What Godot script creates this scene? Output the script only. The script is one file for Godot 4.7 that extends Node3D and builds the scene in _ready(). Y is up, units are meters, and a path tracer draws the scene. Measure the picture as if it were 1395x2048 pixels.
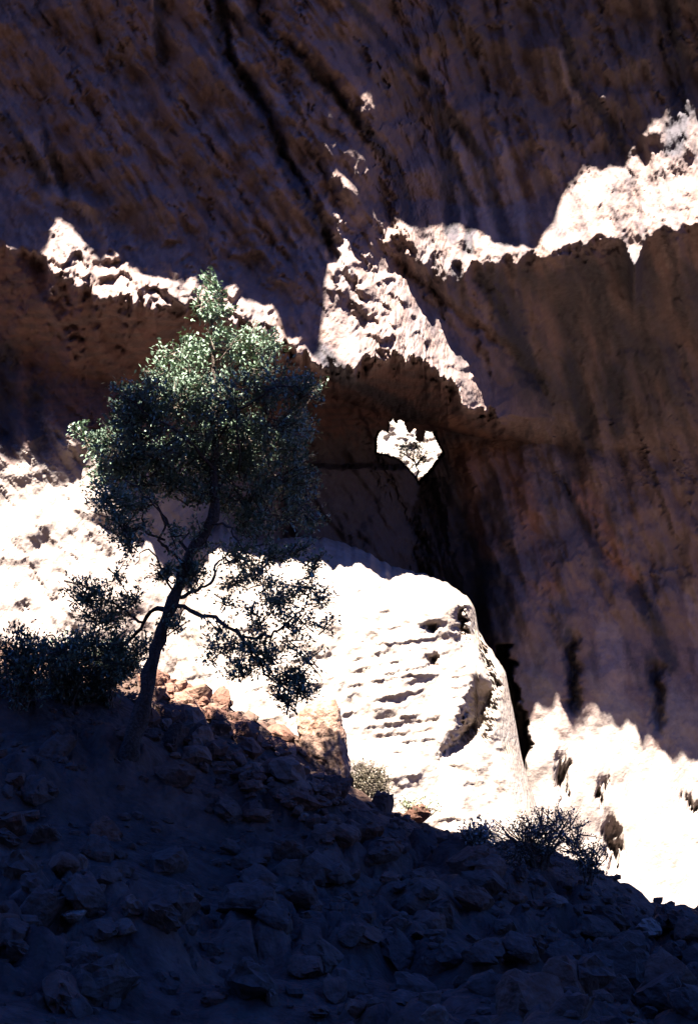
extends Node3D
# A sandstone alcove seen from a shaded canyon floor: overhang with sunlit lips, pale sunlit wall, tree on a dark slope.
const W2 := 697.5
const H2 := 1024.0
const EYE := 1.6
const PITCH := 12.0
const K := 0.36397 / 1024.0          # tangent per photo pixel (vertical fov 40 degrees)
var sn := sin(deg_to_rad(PITCH))
var cs := cos(deg_to_rad(PITCH))
var SUN := Vector3.ZERO              # direction towards the sun
var rng := RandomNumberGenerator.new()
var used := {}
var nz := {}
var M := {}

# ---------------------------------------------------------------- helpers
func at(px: float, py: float, d: float) -> Vector3:
	var xc := (px - W2) * K * d
	var yc := (H2 - py) * K * d
	return Vector3(xc, EYE + yc * cs + d * sn, -(d * cs - yc * sn))

func noise(key: String, freq: float, oct := 4, seed_ := 1, ridged := false) -> FastNoiseLite:
	var n := FastNoiseLite.new()
	n.noise_type = FastNoiseLite.TYPE_SIMPLEX_SMOOTH
	n.seed = seed_
	n.frequency = freq
	n.fractal_type = FastNoiseLite.FRACTAL_RIDGED if ridged else FastNoiseLite.FRACTAL_FBM
	n.fractal_octaves = oct
	nz[key] = n
	return n

func numbered(called: String) -> String:
	if not used.has(called):
		used[called] = 0
		return called
	used[called] += 1
	return "%s_%03d" % [called, used[called]]

func tag(o: Node, label: String, category: String, group := "") -> void:
	o.set_meta("label", label)
	o.set_meta("category", category)
	if group != "": o.set_meta("group", group)

func structure(o: Node, label := "") -> void:
	o.set_meta("kind", "structure")
	if label != "": o.set_meta("label", label)

func thing(called: String, label: String, category: String, where: Vector3, group := "") -> Node3D:
	var o := Node3D.new()
	o.name = numbered(called)
	add_child(o)
	o.position = where
	tag(o, label, category, group)
	return o

func mesh_node(called: String, mesh: Mesh, mat: Material, parent: Node = self) -> MeshInstance3D:
	var o := MeshInstance3D.new()
	o.name = numbered(called) if parent == self else called
	o.mesh = mesh
	if mat: o.material_override = mat
	o.cast_shadow = GeometryInstance3D.SHADOW_CASTING_SETTING_ON
	parent.add_child(o, true)
	return o

func poly_at(p: Array, v: float, a := 0, b := 1) -> float:   # y of a polyline given as [x, y] pairs
	if v <= p[0][a]: return p[0][b]
	for i in range(1, p.size()):
		if v <= p[i][a]:
			var t: float = (v - p[i - 1][a]) / (p[i][a] - p[i - 1][a])
			return lerpf(p[i - 1][b], p[i][b], t)
	return p[-1][b]

func spaced(breaks: Array) -> PackedFloat32Array:    # [from, step, to, step, to ...]
	var out := PackedFloat32Array()
	var v: float = breaks[0]
	var i := 1
	while i < breaks.size():
		while v < breaks[i + 1] - 0.01:
			out.append(v)
			v += breaks[i]
		v = breaks[i + 1]
		i += 2
	out.append(v)
	return out

func grid_mesh(nx: int, ny: int, v: PackedVector3Array, c: PackedColorArray, keep := PackedByteArray(), flip := false, extra := PackedVector3Array(), extra_c := PackedColorArray()) -> ArrayMesh:
	var n := PackedVector3Array()
	n.resize(v.size())
	for j in ny:
		for i in nx:
			var k := j * nx + i
			var du := v[k + (1 if i < nx - 1 else 0)] - v[k - (1 if i > 0 else 0)]
			var dv := v[k + (nx if j < ny - 1 else 0)] - v[k - (nx if j > 0 else 0)]
			var q := dv.cross(du).normalized()
			n[k] = -q if flip else q
	var idx := PackedInt32Array()
	var masked := keep.size() > 0
	for j in ny - 1:
		for i in nx - 1:
			if masked and keep[j * (nx - 1) + i] == 0: continue
			var a := j * nx + i
			if flip:
				idx.append_array([a, a + nx, a + 1, a + 1, a + nx, a + nx + 1])
			else:
				idx.append_array([a, a + 1, a + nx, a + 1, a + nx + 1, a + nx])
	var st := v.size()
	if extra.size() > 0:
		v.append_array(extra)
		c.append_array(extra_c)
		for q in range(0, extra.size(), 4):
			var fn := (extra[q + 1] - extra[q]).cross(extra[q + 2] - extra[q]).normalized()
			for t in 4: n.append(fn)
			idx.append_array([st + q, st + q + 1, st + q + 2, st + q, st + q + 2, st + q + 3])
	var arr := []
	arr.resize(Mesh.ARRAY_MAX)
	arr[Mesh.ARRAY_VERTEX] = v
	arr[Mesh.ARRAY_NORMAL] = n
	arr[Mesh.ARRAY_COLOR] = c
	arr[Mesh.ARRAY_INDEX] = idx
	var m := ArrayMesh.new()
	m.add_surface_from_arrays(Mesh.PRIMITIVE_TRIANGLES, arr)
	return m

func noise_tex(freq: float, oct: int, seed_: int, lo: Color, hi: Color, size := 512) -> NoiseTexture2D:
	var t := NoiseTexture2D.new()
	t.width = size
	t.height = size
	t.seamless = true
	var n := FastNoiseLite.new()
	n.noise_type = FastNoiseLite.TYPE_SIMPLEX_SMOOTH
	n.frequency = freq
	n.fractal_octaves = oct
	n.seed = seed_
	t.noise = n
	var g := Gradient.new()
	g.set_color(0, lo)
	g.set_color(1, hi)
	t.color_ramp = g
	return t

func rock_material(lo: Color, hi: Color, scale: float, relief: float, seed_: int) -> StandardMaterial3D:
	var m := StandardMaterial3D.new()
	m.vertex_color_use_as_albedo = true
	m.roughness = 0.95
	m.metallic_specular = 0.2
	m.albedo_texture = noise_tex(0.02, 6, seed_, lo, hi)
	m.uv1_triplanar = true
	m.uv1_world_triplanar = true
	m.uv1_scale = Vector3.ONE * scale
	m.heightmap_enabled = true
	m.heightmap_scale = relief
	m.heightmap_texture = noise_tex(0.025, 6, seed_ + 7, Color.BLACK, Color.WHITE)
	return m

func make_materials() -> void:
	M.cliff = rock_material(Color(0.84, 0.82, 0.82), Color(1, 1, 1), 0.31, 3.5, 3)
	M.pale = rock_material(Color(0.82, 0.80, 0.78), Color(1, 1, 1), 0.37, 3.0, 5)
	M.soil = rock_material(Color(0.6, 0.58, 0.58), Color(1, 1, 1), 0.55, 6.0, 9)
	M.stone = rock_material(Color(0.66, 0.62, 0.6), Color(1, 1, 1), 0.9, 3.0, 13)
	M.bark = rock_material(Color(0.55, 0.52, 0.5), Color(1, 1, 1), 2.3, 2.0, 17)
	var lf := StandardMaterial3D.new()
	lf.vertex_color_use_as_albedo = true
	lf.roughness = 0.55
	lf.metallic_specular = 0.4
	lf.backlight_enabled = true
	lf.backlight = Color(0.35, 0.4, 0.25)
	lf.cull_mode = BaseMaterial3D.CULL_DISABLED
	M.leaf = lf

# ---------------------------------------------------------------- the cliff: depth of the rock face, keyed along its ridges
# each row: column x, then (y, depth) of: top, upper face, mid face, brow of lit lobe, lip, end of soffit, lower lip, top of back wall, wall, foot
var COLS := [
	[-600, -350, 27.6, 0, 28.5, 200, 29.0, 270, 29.3, 350, 29.35, 400, 29.35, 470, 29.4, 640, 31.4, 880, 31.4, 1950, 30.2],
	[-250, -350, 27.6, 0, 28.5, 200, 29.0, 280, 29.3, 350, 29.35, 400, 29.35, 470, 29.4, 660, 31.4, 880, 31.4, 1950, 30.2],
	[0, -350, 27.6, 0, 28.5, 200, 29.0, 300, 29.35, 370, 29.4, 420, 29.4, 470, 29.45, 720, 31.5, 900, 31.5, 1950, 30.4],
	[200, -350, 27.6, 0, 28.5, 200, 29.0, 360, 29.5, 450, 29.6, 530, 29.6, 588, 29.65, 760, 31.9, 950, 31.8, 1950, 30.6],
	[400, -350, 27.7, 0, 28.6, 220, 29.2, 430, 29.8, 500, 29.9, 560, 29.9, 612, 29.95, 800, 34.0, 1000, 33.4, 1950, 32.0],
	[540, -350, 27.8, 0, 28.8, 250, 29.4, 470, 30.0, 550, 30.1, 620, 30.1, 672, 30.2, 800, 37.0, 1000, 38.0, 1950, 38.0],
	[630, -350, 28.0, 0, 29.0, 250, 29.6, 430, 30.1, 520, 30.3, 600, 30.4, 725, 30.5, 790, 38.5, 1000, 40.0, 1950, 40.0],
	[700, -350, 28.6, 0, 29.6, 250, 30.3, 400, 30.7, 470, 30.9, 520, 30.9, 745, 30.8, 805, 39.5, 1000, 41.0, 1950, 41.0],
	[760, -350, 29.4, 0, 30.5, 250, 31.3, 400, 31.7, 445, 31.8, 490, 32.1, 705, 31.6, 830, 40.5, 1000, 41.5, 1950, 41.0],
	[850, -350, 30.2, 0, 31.3, 250, 32.1, 400, 32.6, 500, 32.7, 600, 33.2, 722, 32.4, 850, 42.0, 1050, 43.3, 1950, 41.5],
	[930, -350, 30.7, 0, 31.8, 250, 32.7, 410, 33.1, 515, 33.2, 680, 34.3, 800, 33.4, 872, 42.0, 1080, 42.8, 1950, 40.5],
	[1000, -350, 31.0, 0, 32.1, 250, 33.1, 420, 33.5, 510, 33.6, 790, 36.9, 832, 36.7, 880, 41.6, 1120, 40.4, 1950, 40.4],
	[1120, -350, 31.2, 0, 32.4, 220, 33.3, 360, 33.8, 500, 33.9, 700, 37.8, 840, 40.2, 890, 41.2, 1200, 40.6, 1950, 40.4],
	[1260, -350, 31.2, 0, 32.4, 200, 33.3, 320, 33.8, 470, 33.9, 700, 38.0, 850, 40.2, 905, 41.2, 1250, 42.0, 1950, 40.6],
	[1395, -350, 31.2, 0, 32.4, 100, 33.0, 210, 33.6, 440, 33.8, 690, 38.0, 850, 40.0, 920, 41.0, 1300, 43.25, 1950, 40.8],
	[1650, -350, 31.0, 0, 32.2, 60, 32.6, 180, 33.2, 390, 33.5, 660, 37.5, 850, 39.6, 930, 40.5, 1350, 42.85, 1950, 40.5],
	[2000, -350, 30.8, 0, 32.0, 60, 32.4, 180, 32.9, 390, 33.2, 660, 37.0, 850, 39.0, 930, 40.0, 1350, 40.3, 1950, 37.8]]
const NK := 10
# pendants along the right-hand lip: x, reach in pixels, half width
var PENDANTS := [[775, 14, 14], [845, 20, 16], [892, 26, 12], [930, 24, 10], [965, 16, 9], [988, 14, 8], [1030, 18, 9], [1085, 5, 26], [1150, -4, 26], [1205, -5, 30], [1268, 56, 15], [1300, 8, 10], [1350, 12, 18]]
var GROOVE := [[-350, 345], [-150, 400], [0, 428], [110, 455], [210, 520], [310, 560], [370, 600], [480, 650], [590, 690], [670, 722], [745, 765]]
var GROOVE2 := [[-350, 380], [0, 515], [70, 560], [150, 640], [230, 700], [330, 752], [440, 772], [520, 800], [600, 880], [700, 1010], [830, 1130]]
# dark varnish streaks running down the rock: half width, then (y, x) points
var STAINS := [
	[15, [0, 428], [110, 450], [210, 520], [310, 562], [400, 612], [480, 652]],
	[12, [40, 500], [110, 590], [180, 660], [260, 730], [330, 785], [440, 822]],
	[14, [0, 700], [60, 755], [120, 800], [170, 865], [260, 885], [340, 895], [470, 905]],
	[13, [230, 895], [290, 945], [330, 975], [400, 985], [480, 1015]],
	[9, [330, 905], [380, 930], [440, 945], [500, 935]],
	[12, [80, 1130], [170, 1155], [240, 1215], [300, 1240]],
	[20, [0, 1330], [120, 1350], [220, 1360], [300, 1345]],
	[13, [560, 960], [620, 1000], [700, 1045], [770, 1070]],
	[14, [730, 1140], [820, 1165], [900, 1180]],
	[14, [740, 1225], [860, 1235]],
	[22, [700, 10], [780, 12], [900, 18]],
	[16, [780, 70], [860, 75], [950, 85]],
	[10, [240, 15], [300, 60], [360, 85]],
	[9, [280, 90], [330, 110], [380, 130]],
	[10, [1270, 1135], [1330, 1142], [1420, 1146]],
	[12, [1320, 1300], [1380, 1310], [1460, 1318]],
	[10, [960, 1125], [1020, 1150], [1080, 1185], [1110, 1195]],
	[16, [1180, 1270], [1250, 1310], [1330, 1340]],
	[10, [0, 320], [60, 318], [120, 325]],
	[25, [700, 640], [760, 690], [800, 780], [830, 820]]]
var PALES := [
	[12, [240, 905], [330, 925], [430, 930]],
	[14, [330, 955], [420, 975], [470, 985]],
	[9, [290, 1000], [360, 1025], [470, 1050]],
	[8, [120, 1120], [200, 1150]],
	[10, [1190, 1380], [1395, 1420]],
	[12, [10, 470], [120, 490], [170, 520], [200, 560]],
	[12, [420, 655], [480, 680], [560, 700]],
	[18, [1260, 1215], [1330, 1225], [1420, 1230]],
	[14, [280, 70], [330, 90], [390, 110]],
	[9, [0, 312], [50, 312], [100, 316]]]
var ORANGE := [
	[34, [900, 1010], [980, 1035], [1080, 1060], [1180, 1075]],
	[14, [960, 1180], [1040, 1200], [1110, 1235], [1190, 1275]],
	[12, [980, 1150], [1040, 1165], [1090, 1190], [1130, 1225]],
	[28, [900, 930], [1000, 960], [1100, 985]],
	[26, [850, 900], [880, 1010]]]
var CLEFT_L := [[1290, 985], [1340, 1005], [1400, 1018], [1480, 1030], [1550, 1044]]
var CLEFT_R := [[1290, 1012], [1340, 1026], [1400, 1038], [1440, 1052], [1480, 1055], [1520, 1050], [1550, 1047]]
var HOLE := PackedVector2Array([Vector2(749, 908), Vector2(749, 876), Vector2(754, 862), Vector2(768, 858), Vector2(774, 866), Vector2(776, 843), Vector2(784, 834), Vector2(791, 846), Vector2(797, 837), Vector2(808, 842), Vector2(813, 862), Vector2(821, 868), Vector2(826, 856), Vector2(833, 858), Vector2(832, 878), Vector2(838, 886), Vector2(846, 882), Vector2(851, 860), Vector2(869, 864), Vector2(879, 888), Vector2(890, 905), Vector2(876, 926), Vector2(862, 946), Vector2(838, 970), Vector2(826, 952), Vector2(808, 932), Vector2(790, 918), Vector2(770, 912)])

func keys_for(xs: PackedFloat32Array) -> Array:     # blurred key curves, one PackedFloat32Array per column
	var raw := []
	for x in xs:
		var c := 1
		while c < COLS.size() - 1 and COLS[c][0] < x: c += 1
		var a: Array = COLS[c - 1]
		var b: Array = COLS[c]
		var t: float = clampf((x - a[0]) / float(b[0] - a[0]), 0.0, 1.0)
		var k := PackedFloat32Array()
		for i in NK * 2: k.append(lerpf(a[1 + i], b[1 + i], t))
		raw.append(k)
	for pass_ in 2:
		var out := []
		for i in raw.size():
			var k := PackedFloat32Array()
			k.resize(NK * 2)
			var w := 0
			for o in range(-6, 7):
				var q: PackedFloat32Array = raw[clampi(i + o, 0, raw.size() - 1)]
				for e in NK * 2: k[e] += q[e]
				w += 1
			for e in NK * 2: k[e] /= w
			out.append(k)
		raw = out
	return raw

func key_depth(k: PackedFloat32Array, y: float) -> float:
	for i in range(1, NK):
		if y <= k[i * 2]:
			var t := clampf((y - k[i * 2 - 2]) / maxf(k[i * 2] - k[i * 2 - 2], 1.0), 0.0, 1.0)
			return lerpf(k[i * 2 - 1], k[i * 2 + 1], t)
	return k[NK * 2 - 1]

func streak(list: Array, x: float, y: float) -> float:
	var best := 0.0
	for s in list:
		var y0: float = s[1][0]
		var y1: float = s[-1][0]
		if y < y0 - 25.0 or y > y1 + 25.0: continue
		var cx := 0.0
		if y <= y0: cx = s[1][1]
		elif y >= y1: cx = s[-1][1]
		else:
			for i in range(2, s.size()):
				if y <= s[i][0]:
					cx = lerpf(s[i - 1][1], s[i][1], (y - s[i - 1][0]) / float(s[i][0] - s[i - 1][0]))
					break
		var w: float = s[0]
		var q := 1.0 - absf(x - cx) / (w * 1.7)
		if q <= 0.0: continue
		var e := clampf((y - y0 + 25.0) / 25.0, 0.0, 1.0) * clampf((y1 + 25.0 - y) / 25.0, 0.0, 1.0)
		best = maxf(best, q * e)
	return best

var tree_d := 18.0
var top_row := PackedVector3Array()
var cliff_xs := PackedFloat32Array()
var cliff_keys := []
var cliff_ys := PackedFloat32Array()
var cliff_v := PackedVector3Array()

func smooth_depth(px: float, py: float) -> float:
	var best := 0
	for i in cliff_xs.size():
		if absf(cliff_xs[i] - px) < absf(cliff_xs[best] - px): best = i
	return key_depth(cliff_keys[best], py)

func build_cliff() -> void:
	var xs := spaced([-600, 24, -40, 3.6, 744, 1.3, 896, 3.6, 1440, 24, 2000])
	var ys := spaced([-350, 16, -30, 3.6, 828, 1.3, 974, 3.6, 1500, 9, 1950])
	cliff_xs = xs
	cliff_keys = keys_for(xs)
	var nx := xs.size()
	var ny := ys.size()
	var v := PackedVector3Array()
	var c := PackedColorArray()
	v.resize(nx * ny)
	c.resize(nx * ny)
	var big: FastNoiseLite = noise("big", 0.006, 3, 11)
	var mid: FastNoiseLite = noise("mid", 0.017, 4, 12)
	var fine: FastNoiseLite = noise("fine", 0.06, 4, 13)
	var flute: FastNoiseLite = noise("flute", 0.02, 4, 14)
	var rid: FastNoiseLite = noise("rid", 0.012, 4, 15, true)
	var plate := FastNoiseLite.new()
	plate.noise_type = FastNoiseLite.TYPE_CELLULAR
	plate.cellular_return_type = FastNoiseLite.RETURN_CELL_VALUE
	plate.cellular_jitter = 1.0
	plate.fractal_type = FastNoiseLite.FRACTAL_NONE
	plate.frequency = 0.013
	plate.seed = 23
	var crack: FastNoiseLite = noise("crack", 0.008, 2, 24, true)
	var blot: FastNoiseLite = noise("blot", 0.012, 5, 16)
	var kk := []
	var lift_a := PackedFloat32Array()
	var lift_b := PackedFloat32Array()
	for i in nx:
		var k: PackedFloat32Array = cliff_keys[i].duplicate()
		var x := xs[i]
		var lift := flute.get_noise_2d(x * 1.6, 40.0) * 7.0 + fine.get_noise_2d(x * 0.9, 7.0) * 5.0
		if x > 730:
			for p in PENDANTS:
				lift += p[1] * 1.5 * exp(-pow((x - p[0]) / p[2], 2.0))
		var f := smoothstep(700.0, 780.0, x)
		lift_a.append(lift * f)
		var lift2 := flute.get_noise_2d(x * 1.3, 90.0) * 26.0 + fine.get_noise_2d(x * 0.8, 77.0) * 12.0
		lift_b.append(lift2 * (1.0 - smoothstep(985.0, 1040.0, x)))
		k[9] -= 0.55 * f
		k[11] -= 0.25 * (1.0 - smoothstep(800.0, 900.0, x))
		k[13] -= 0.65 * (1.0 - smoothstep(1000.0, 1060.0, x))
		kk.append(k)
	var grove := PackedFloat32Array()
	var grove2 := PackedFloat32Array()
	for y in ys:
		grove.append(poly_at(GROOVE, y))
		grove2.append(poly_at(GROOVE2, y))
	for j in ny:
		var y := ys[j]
		for i in nx:
			var x := xs[i]
			var k: PackedFloat32Array = kk[i]
			var near := 0.25 + 0.75 * maxf(exp(-pow((y - k[12]) / 40.0, 2.0)) * (1.0 - smoothstep(985.0, 1040.0, x)), exp(-pow((y - k[8]) / 40.0, 2.0)) * smoothstep(730.0, 780.0, x))
			var wx := x + mid.get_noise_2d(x, y) * 16.0 + fine.get_noise_2d(x, y) * 5.0
			var wy := y + (mid.get_noise_2d(x + 900.0, y) * 16.0 + fine.get_noise_2d(x + 500.0, y) * 9.0) * near
			wy -= lift_a[i] * exp(-pow((y - k[8]) / (38.0 + maxf(lift_a[i], 0.0) * 0.9), 2.0)) + lift_b[i] * exp(-pow((y - k[12]) / 38.0, 2.0))
			var d := key_depth(k, wy)
			# flow lines of the rock: slanting on the left slab, upright further right
			var wr := smoothstep(680.0, 900.0, x + mid.get_noise_2d(x * 0.4, y * 0.4) * 120.0)
			var qa := x - 0.6 * y
			var qb := x - 0.28 * y
			var q := qa if wr < 0.5 else qb
			# rock is smoother on the lit lobes, under the soffits and on the lower walls
			var lobe := exp(-pow((y - k[12] + 60.0) / 90.0, 2.0)) * (1.0 - smoothstep(1000.0, 1060.0, x)) + exp(-pow((y - k[8] + 60.0) / 100.0, 2.0)) * smoothstep(730.0, 780.0, x)
			var calm := 1.0 - 0.72 * minf(lobe, 1.0) - 0.35 * smoothstep(k[8] + 15.0, k[8] + 50.0, y) * (1.0 - smoothstep(860.0, 900.0, y)) * smoothstep(860.0, 980.0, x) - 0.35 * smoothstep(k[12] + 15.0, k[12] + 50.0, y) * (1.0 - smoothstep(840.0, 880.0, y)) * (1.0 - smoothstep(980.0, 1000.0, x)) - 0.6 * smoothstep(860.0, 960.0, y) * (1.0 - smoothstep(430.0, 520.0, x)) - 0.78 * smoothstep(1180.0, 1330.0, y) * smoothstep(900.0, 1000.0, x)
			calm = maxf(calm, 0.12)
			d += big.get_noise_2d(x, y) * lerpf(0.2, 0.45, calm)
			d += lerpf(flute.get_noise_2d(qa * 0.8, y * 0.18), flute.get_noise_2d(qb * 0.9, y * 0.18), wr) * 0.26 * calm
			d -= lerpf(maxf(rid.get_noise_2d(qa * 0.6 + 300.0, y * 0.3), 0.0), maxf(rid.get_noise_2d(qb * 0.6 + 300.0, y * 0.3), 0.0), wr) * 0.15 * calm
			var pw := mid.get_noise_2d(x * 1.5 + 220.0, y * 1.5) * 26.0 + fine.get_noise_2d(x * 1.3, y * 1.3 + 80.0) * 6.0
			d += lerpf(plate.get_noise_2d((qa + pw) * 0.85, (y + pw) * 0.34), plate.get_noise_2d((qb + pw) * 0.85, (y + pw) * 0.3), 0.0 if wr < 0.5 else 1.0) * 0.075 * calm
			d += smoothstep(0.62, 0.8, crack.get_noise_2d((qa if wr < 0.5 else qb) * 0.7 + pw * 0.5, y * 0.16)) * 0.11 * calm
			var fo := lerpf(rid.get_noise_2d(qa * 0.30 + 900.0, y * 0.07), rid.get_noise_2d(qb * 0.34 + 900.0, y * 0.08), wr)
			d += (absf(fo) * 0.9 - 0.3) * 0.4 * calm * (1.0 - smoothstep(900.0, 1000.0, y) * (1.0 - smoothstep(560.0, 640.0, x)))
			d += lerpf(mid.get_noise_2d(qa * 1.3 + 50.0, y * 0.9), mid.get_noise_2d(qb * 1.3 + 50.0, y * 0.9), wr) * 0.08 * calm * (1.0 - 0.4 * minf(lobe, 1.0))
			d += fine.get_noise_2d(x * 1.1, y * 0.9) * 0.035 * calm + fine.get_noise_2d(x * 2.3 + 600.0, y * 2.3) * 0.026 * (0.35 + minf(lobe, 1.0))
			d -= 0.32 * exp(-pow((y - 402.0 - (x - 165.0) * 0.42) / 16.0, 2.0)) * exp(-pow((x - 168.0) / 42.0, 2.0))
			var zl := smoothstep(60.0, 140.0, x) * (1.0 - smoothstep(560.0, 680.0, x)) * smoothstep(430.0, 500.0, y) * (1.0 - smoothstep(700.0, 760.0, y))
			if zl > 0.0:
				var sl := (y - 0.34 * x + mid.get_noise_2d(x * 0.7, y * 0.7) * 75.0 + 8.0) / 62.0
				var pl := sl - floorf(sl)
				d -= (smoothstep(0.0, 0.6, pl) - smoothstep(0.62, 1.0, pl)) * 0.21 * zl * clampf(0.6 + flute.get_noise_2d(x * 0.8, floorf(sl) * 70.0) * 2.2, 0.0, 1.3)
			var zm := smoothstep(690.0, 730.0, x) * (1.0 - smoothstep(1000.0, 1040.0, x)) * smoothstep(520.0, 570.0, y) * (1.0 - smoothstep(830.0, 860.0, y))
			if zm > 0.0:
				var sl := (y - 0.75 * x + mid.get_noise_2d(x * 0.8 + 60.0, y * 0.8) * 55.0) / 52.0
				var pl := sl - floorf(sl)
				d -= (smoothstep(0.0, 0.6, pl) - smoothstep(0.62, 1.0, pl)) * 0.15 * zm * clampf(0.5 + flute.get_noise_2d(x * 0.8 + 33.0, floorf(sl) * 70.0) * 2.4, 0.0, 1.3)
			if y > 1290.0 and y < 1560.0 and x > 990.0 and x < 1090.0:
				var xa := poly_at(CLEFT_L, y)
				var xb := poly_at(CLEFT_R, y)
				d += 2.6 * smoothstep(xa - 3.0, xa + 3.0, wx) * (1.0 - smoothstep(xb - 3.0, xb + 3.0, wx)) * (1.0 - smoothstep(1545.0, 1552.0, y))
			# groove between the left slab and the middle slab
			var s := wx - grove[j]
			if y < 800.0:
				var g := exp(-maxf(s, 0.0) / 30.0) * smoothstep(-9.0, 9.0, s) * 0.6
				d += g * (1.0 - smoothstep(660.0, 780.0, y))
			var s2 := wx - grove2[j]
			if y < 840.0:
				d += exp(-pow(s2 / 16.0, 2.0)) * 0.4 * (1.0 - smoothstep(740.0, 836.0, y))
			# blocks beside the window and the cleft below it
			if x > 560.0 and x < 840.0 and y > 880.0:
				d -= 0.8 * smoothstep(926.0, 940.0, wy) * (1.0 - smoothstep(826.0, 832.0, wx)) * smoothstep(560.0, 600.0, x)
			if y > 955.0 and y < 1250.0:
				d += 0.9 * smoothstep(828.0, 833.0, wx) * exp(-maxf(wx - 833.0, 0.0) / 25.0)
			if y > 1240.0 and x > 1080.0:
				d += 0.7 * exp(-pow((wx - 1143.0) / 11.0, 2.0)) * smoothstep(1250.0, 1300.0, y) * (1.0 - smoothstep(1400.0, 1440.0, y))
				d += 0.7 * exp(-pow((wx - 1312.0) / 13.0, 2.0)) * smoothstep(1310.0, 1350.0, y) * (1.0 - smoothstep(1430.0, 1480.0, y))
				# slots in the lower wall
				wx += fine.get_noise_2d(x * 1.6 + 70.0, y * 1.1) * 16.0
				d += 1.2 * exp(-pow((wx - 1124.0 - (y - 1550.0) * 0.05) / 9.0, 2.0)) * exp(-pow((y - 1555.0) / 34.0, 2.0))
				d += 0.9 * exp(-pow((wx - 1203.0) / 5.0, 2.0)) * exp(-pow((y - 1590.0) / 26.0, 2.0))
				d += 1.3 * exp(-pow((wx - 1222.0 - (y - 1690.0) * 0.1) / 10.0, 2.0)) * exp(-pow((y - 1695.0) / 42.0, 2.0))
				d += 0.9 * exp(-pow((wx - 1382.0 - (y - 1610.0) * 0.9) / 8.0, 2.0)) * exp(-pow((y - 1612.0) / 18.0, 2.0))
			var rag := fine.get_noise_2d(x * 1.1 + 40.0, y * 0.5) * 14.0
			var dk := streak(STAINS, x + rag * 0.6, y)
			if y < 1200.0: d += dk * 0.10
			v[j * nx + i] = at(x, y, d)
			# colour: red-brown sandstone, dark varnish, pale mineral wash
			var b := lerpf(blot.get_noise_2d(qa * 0.9, y * 0.4), blot.get_noise_2d(qb * 0.9, y * 0.4), wr)
			var col := Color(0.195, 0.138, 0.122).lerp(Color(0.148, 0.12, 0.117), clampf(0.5 + b * 0.8, 0.0, 1.0))
			var vst := lerpf(flute.get_noise_2d(qa * 1.0 + 700.0, y * 0.16), flute.get_noise_2d(qb * 1.2 + 700.0, y * 0.14), wr) * 1.1 + 0.4 * fine.get_noise_2d(x, y * 0.4)
			col = col.lerp(Color(0.075, 0.066, 0.072), clampf((vst - 0.16) * 2.6, 0.0, 0.6))
			var pst := lerpf(flute.get_noise_2d(qa * 1.2 - 400.0, y * 0.2 + 300.0), flute.get_noise_2d(qb * 1.5 - 400.0, y * 0.16 + 300.0), wr) * 1.0 + 0.5 * fine.get_noise_2d(x * 1.3 + 90.0, y * 0.5)
			col = col.lerp(Color(0.24, 0.19, 0.175), clampf((pst - 0.26) * 2.2, 0.0, 0.5))
			var varnish_shade := smoothstep(790.0, 850.0, y + rag * 2.0) * (1.0 - smoothstep(1240.0, 1340.0, y + rag * 4.0)) * smoothstep(560.0, 620.0, x + rag) * (1.0 - smoothstep(918.0, 945.0, x + rag * 1.5 - (y - 890.0) * 0.27))  # shade of the window recess painted into the rock colour
			varnish_shade = maxf(varnish_shade, clampf(0.85 + b * 0.9, 0.3, 1.0) * smoothstep(500.0, 560.0, y + b * 60.0 - (x - 1000.0) * 0.0) * (1.0 - smoothstep(800.0, 900.0, y + b * 120.0)) * smoothstep(870.0, 990.0, x + b * 160.0 - (y - 520.0) * 0.45))  # the right soffit is darkened too, its shade put into the colour
			varnish_shade = maxf(varnish_shade, 0.6 * smoothstep(640.0, 900.0, x + b * 350.0) * (1.0 - smoothstep(180.0, 420.0, y + b * 300.0 + rag * 3.0)))
			col = col.lerp(Color(0.062, 0.06, 0.068), varnish_shade * 0.85)
			# deeper red beds under the left and middle lips, darkened further as soffit shade
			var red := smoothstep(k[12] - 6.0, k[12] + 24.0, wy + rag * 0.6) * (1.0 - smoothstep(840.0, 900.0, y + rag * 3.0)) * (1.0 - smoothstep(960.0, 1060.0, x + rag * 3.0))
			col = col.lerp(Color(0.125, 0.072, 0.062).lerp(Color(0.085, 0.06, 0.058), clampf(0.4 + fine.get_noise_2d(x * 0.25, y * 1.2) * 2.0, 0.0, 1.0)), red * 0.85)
			var o := streak(ORANGE, x + rag, y)
			if o > 0.0: col = col.lerp(Color(0.27, 0.15, 0.105), clampf(o * 1.5, 0.0, 1.0) * clampf(0.55 + b * 1.5, 0.0, 0.9))
			var p := streak(PALES, x + rag * 0.6, y)
			if p > 0.0: col = col.lerp(Color(0.31, 0.26, 0.25), clampf(p * 1.3, 0.0, 0.5))
			if dk > 0.0: col = col.lerp(Color(0.045, 0.046, 0.056), clampf(dk * 1.5, 0.0, 0.85))
			# sunlit feet of the right and left walls: sunlight put into a paler colour
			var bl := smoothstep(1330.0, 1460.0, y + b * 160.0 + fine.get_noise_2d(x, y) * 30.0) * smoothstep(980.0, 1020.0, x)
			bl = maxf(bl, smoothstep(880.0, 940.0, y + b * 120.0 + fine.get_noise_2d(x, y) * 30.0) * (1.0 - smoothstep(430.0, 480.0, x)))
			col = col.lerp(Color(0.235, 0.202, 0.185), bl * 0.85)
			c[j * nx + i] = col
	for i in nx: top_row.append(v[i])
	cliff_v = v.duplicate()
	cliff_ys = ys
	# the window through the rock, with walls as thick as the fin
	var keep := PackedByteArray()
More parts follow.
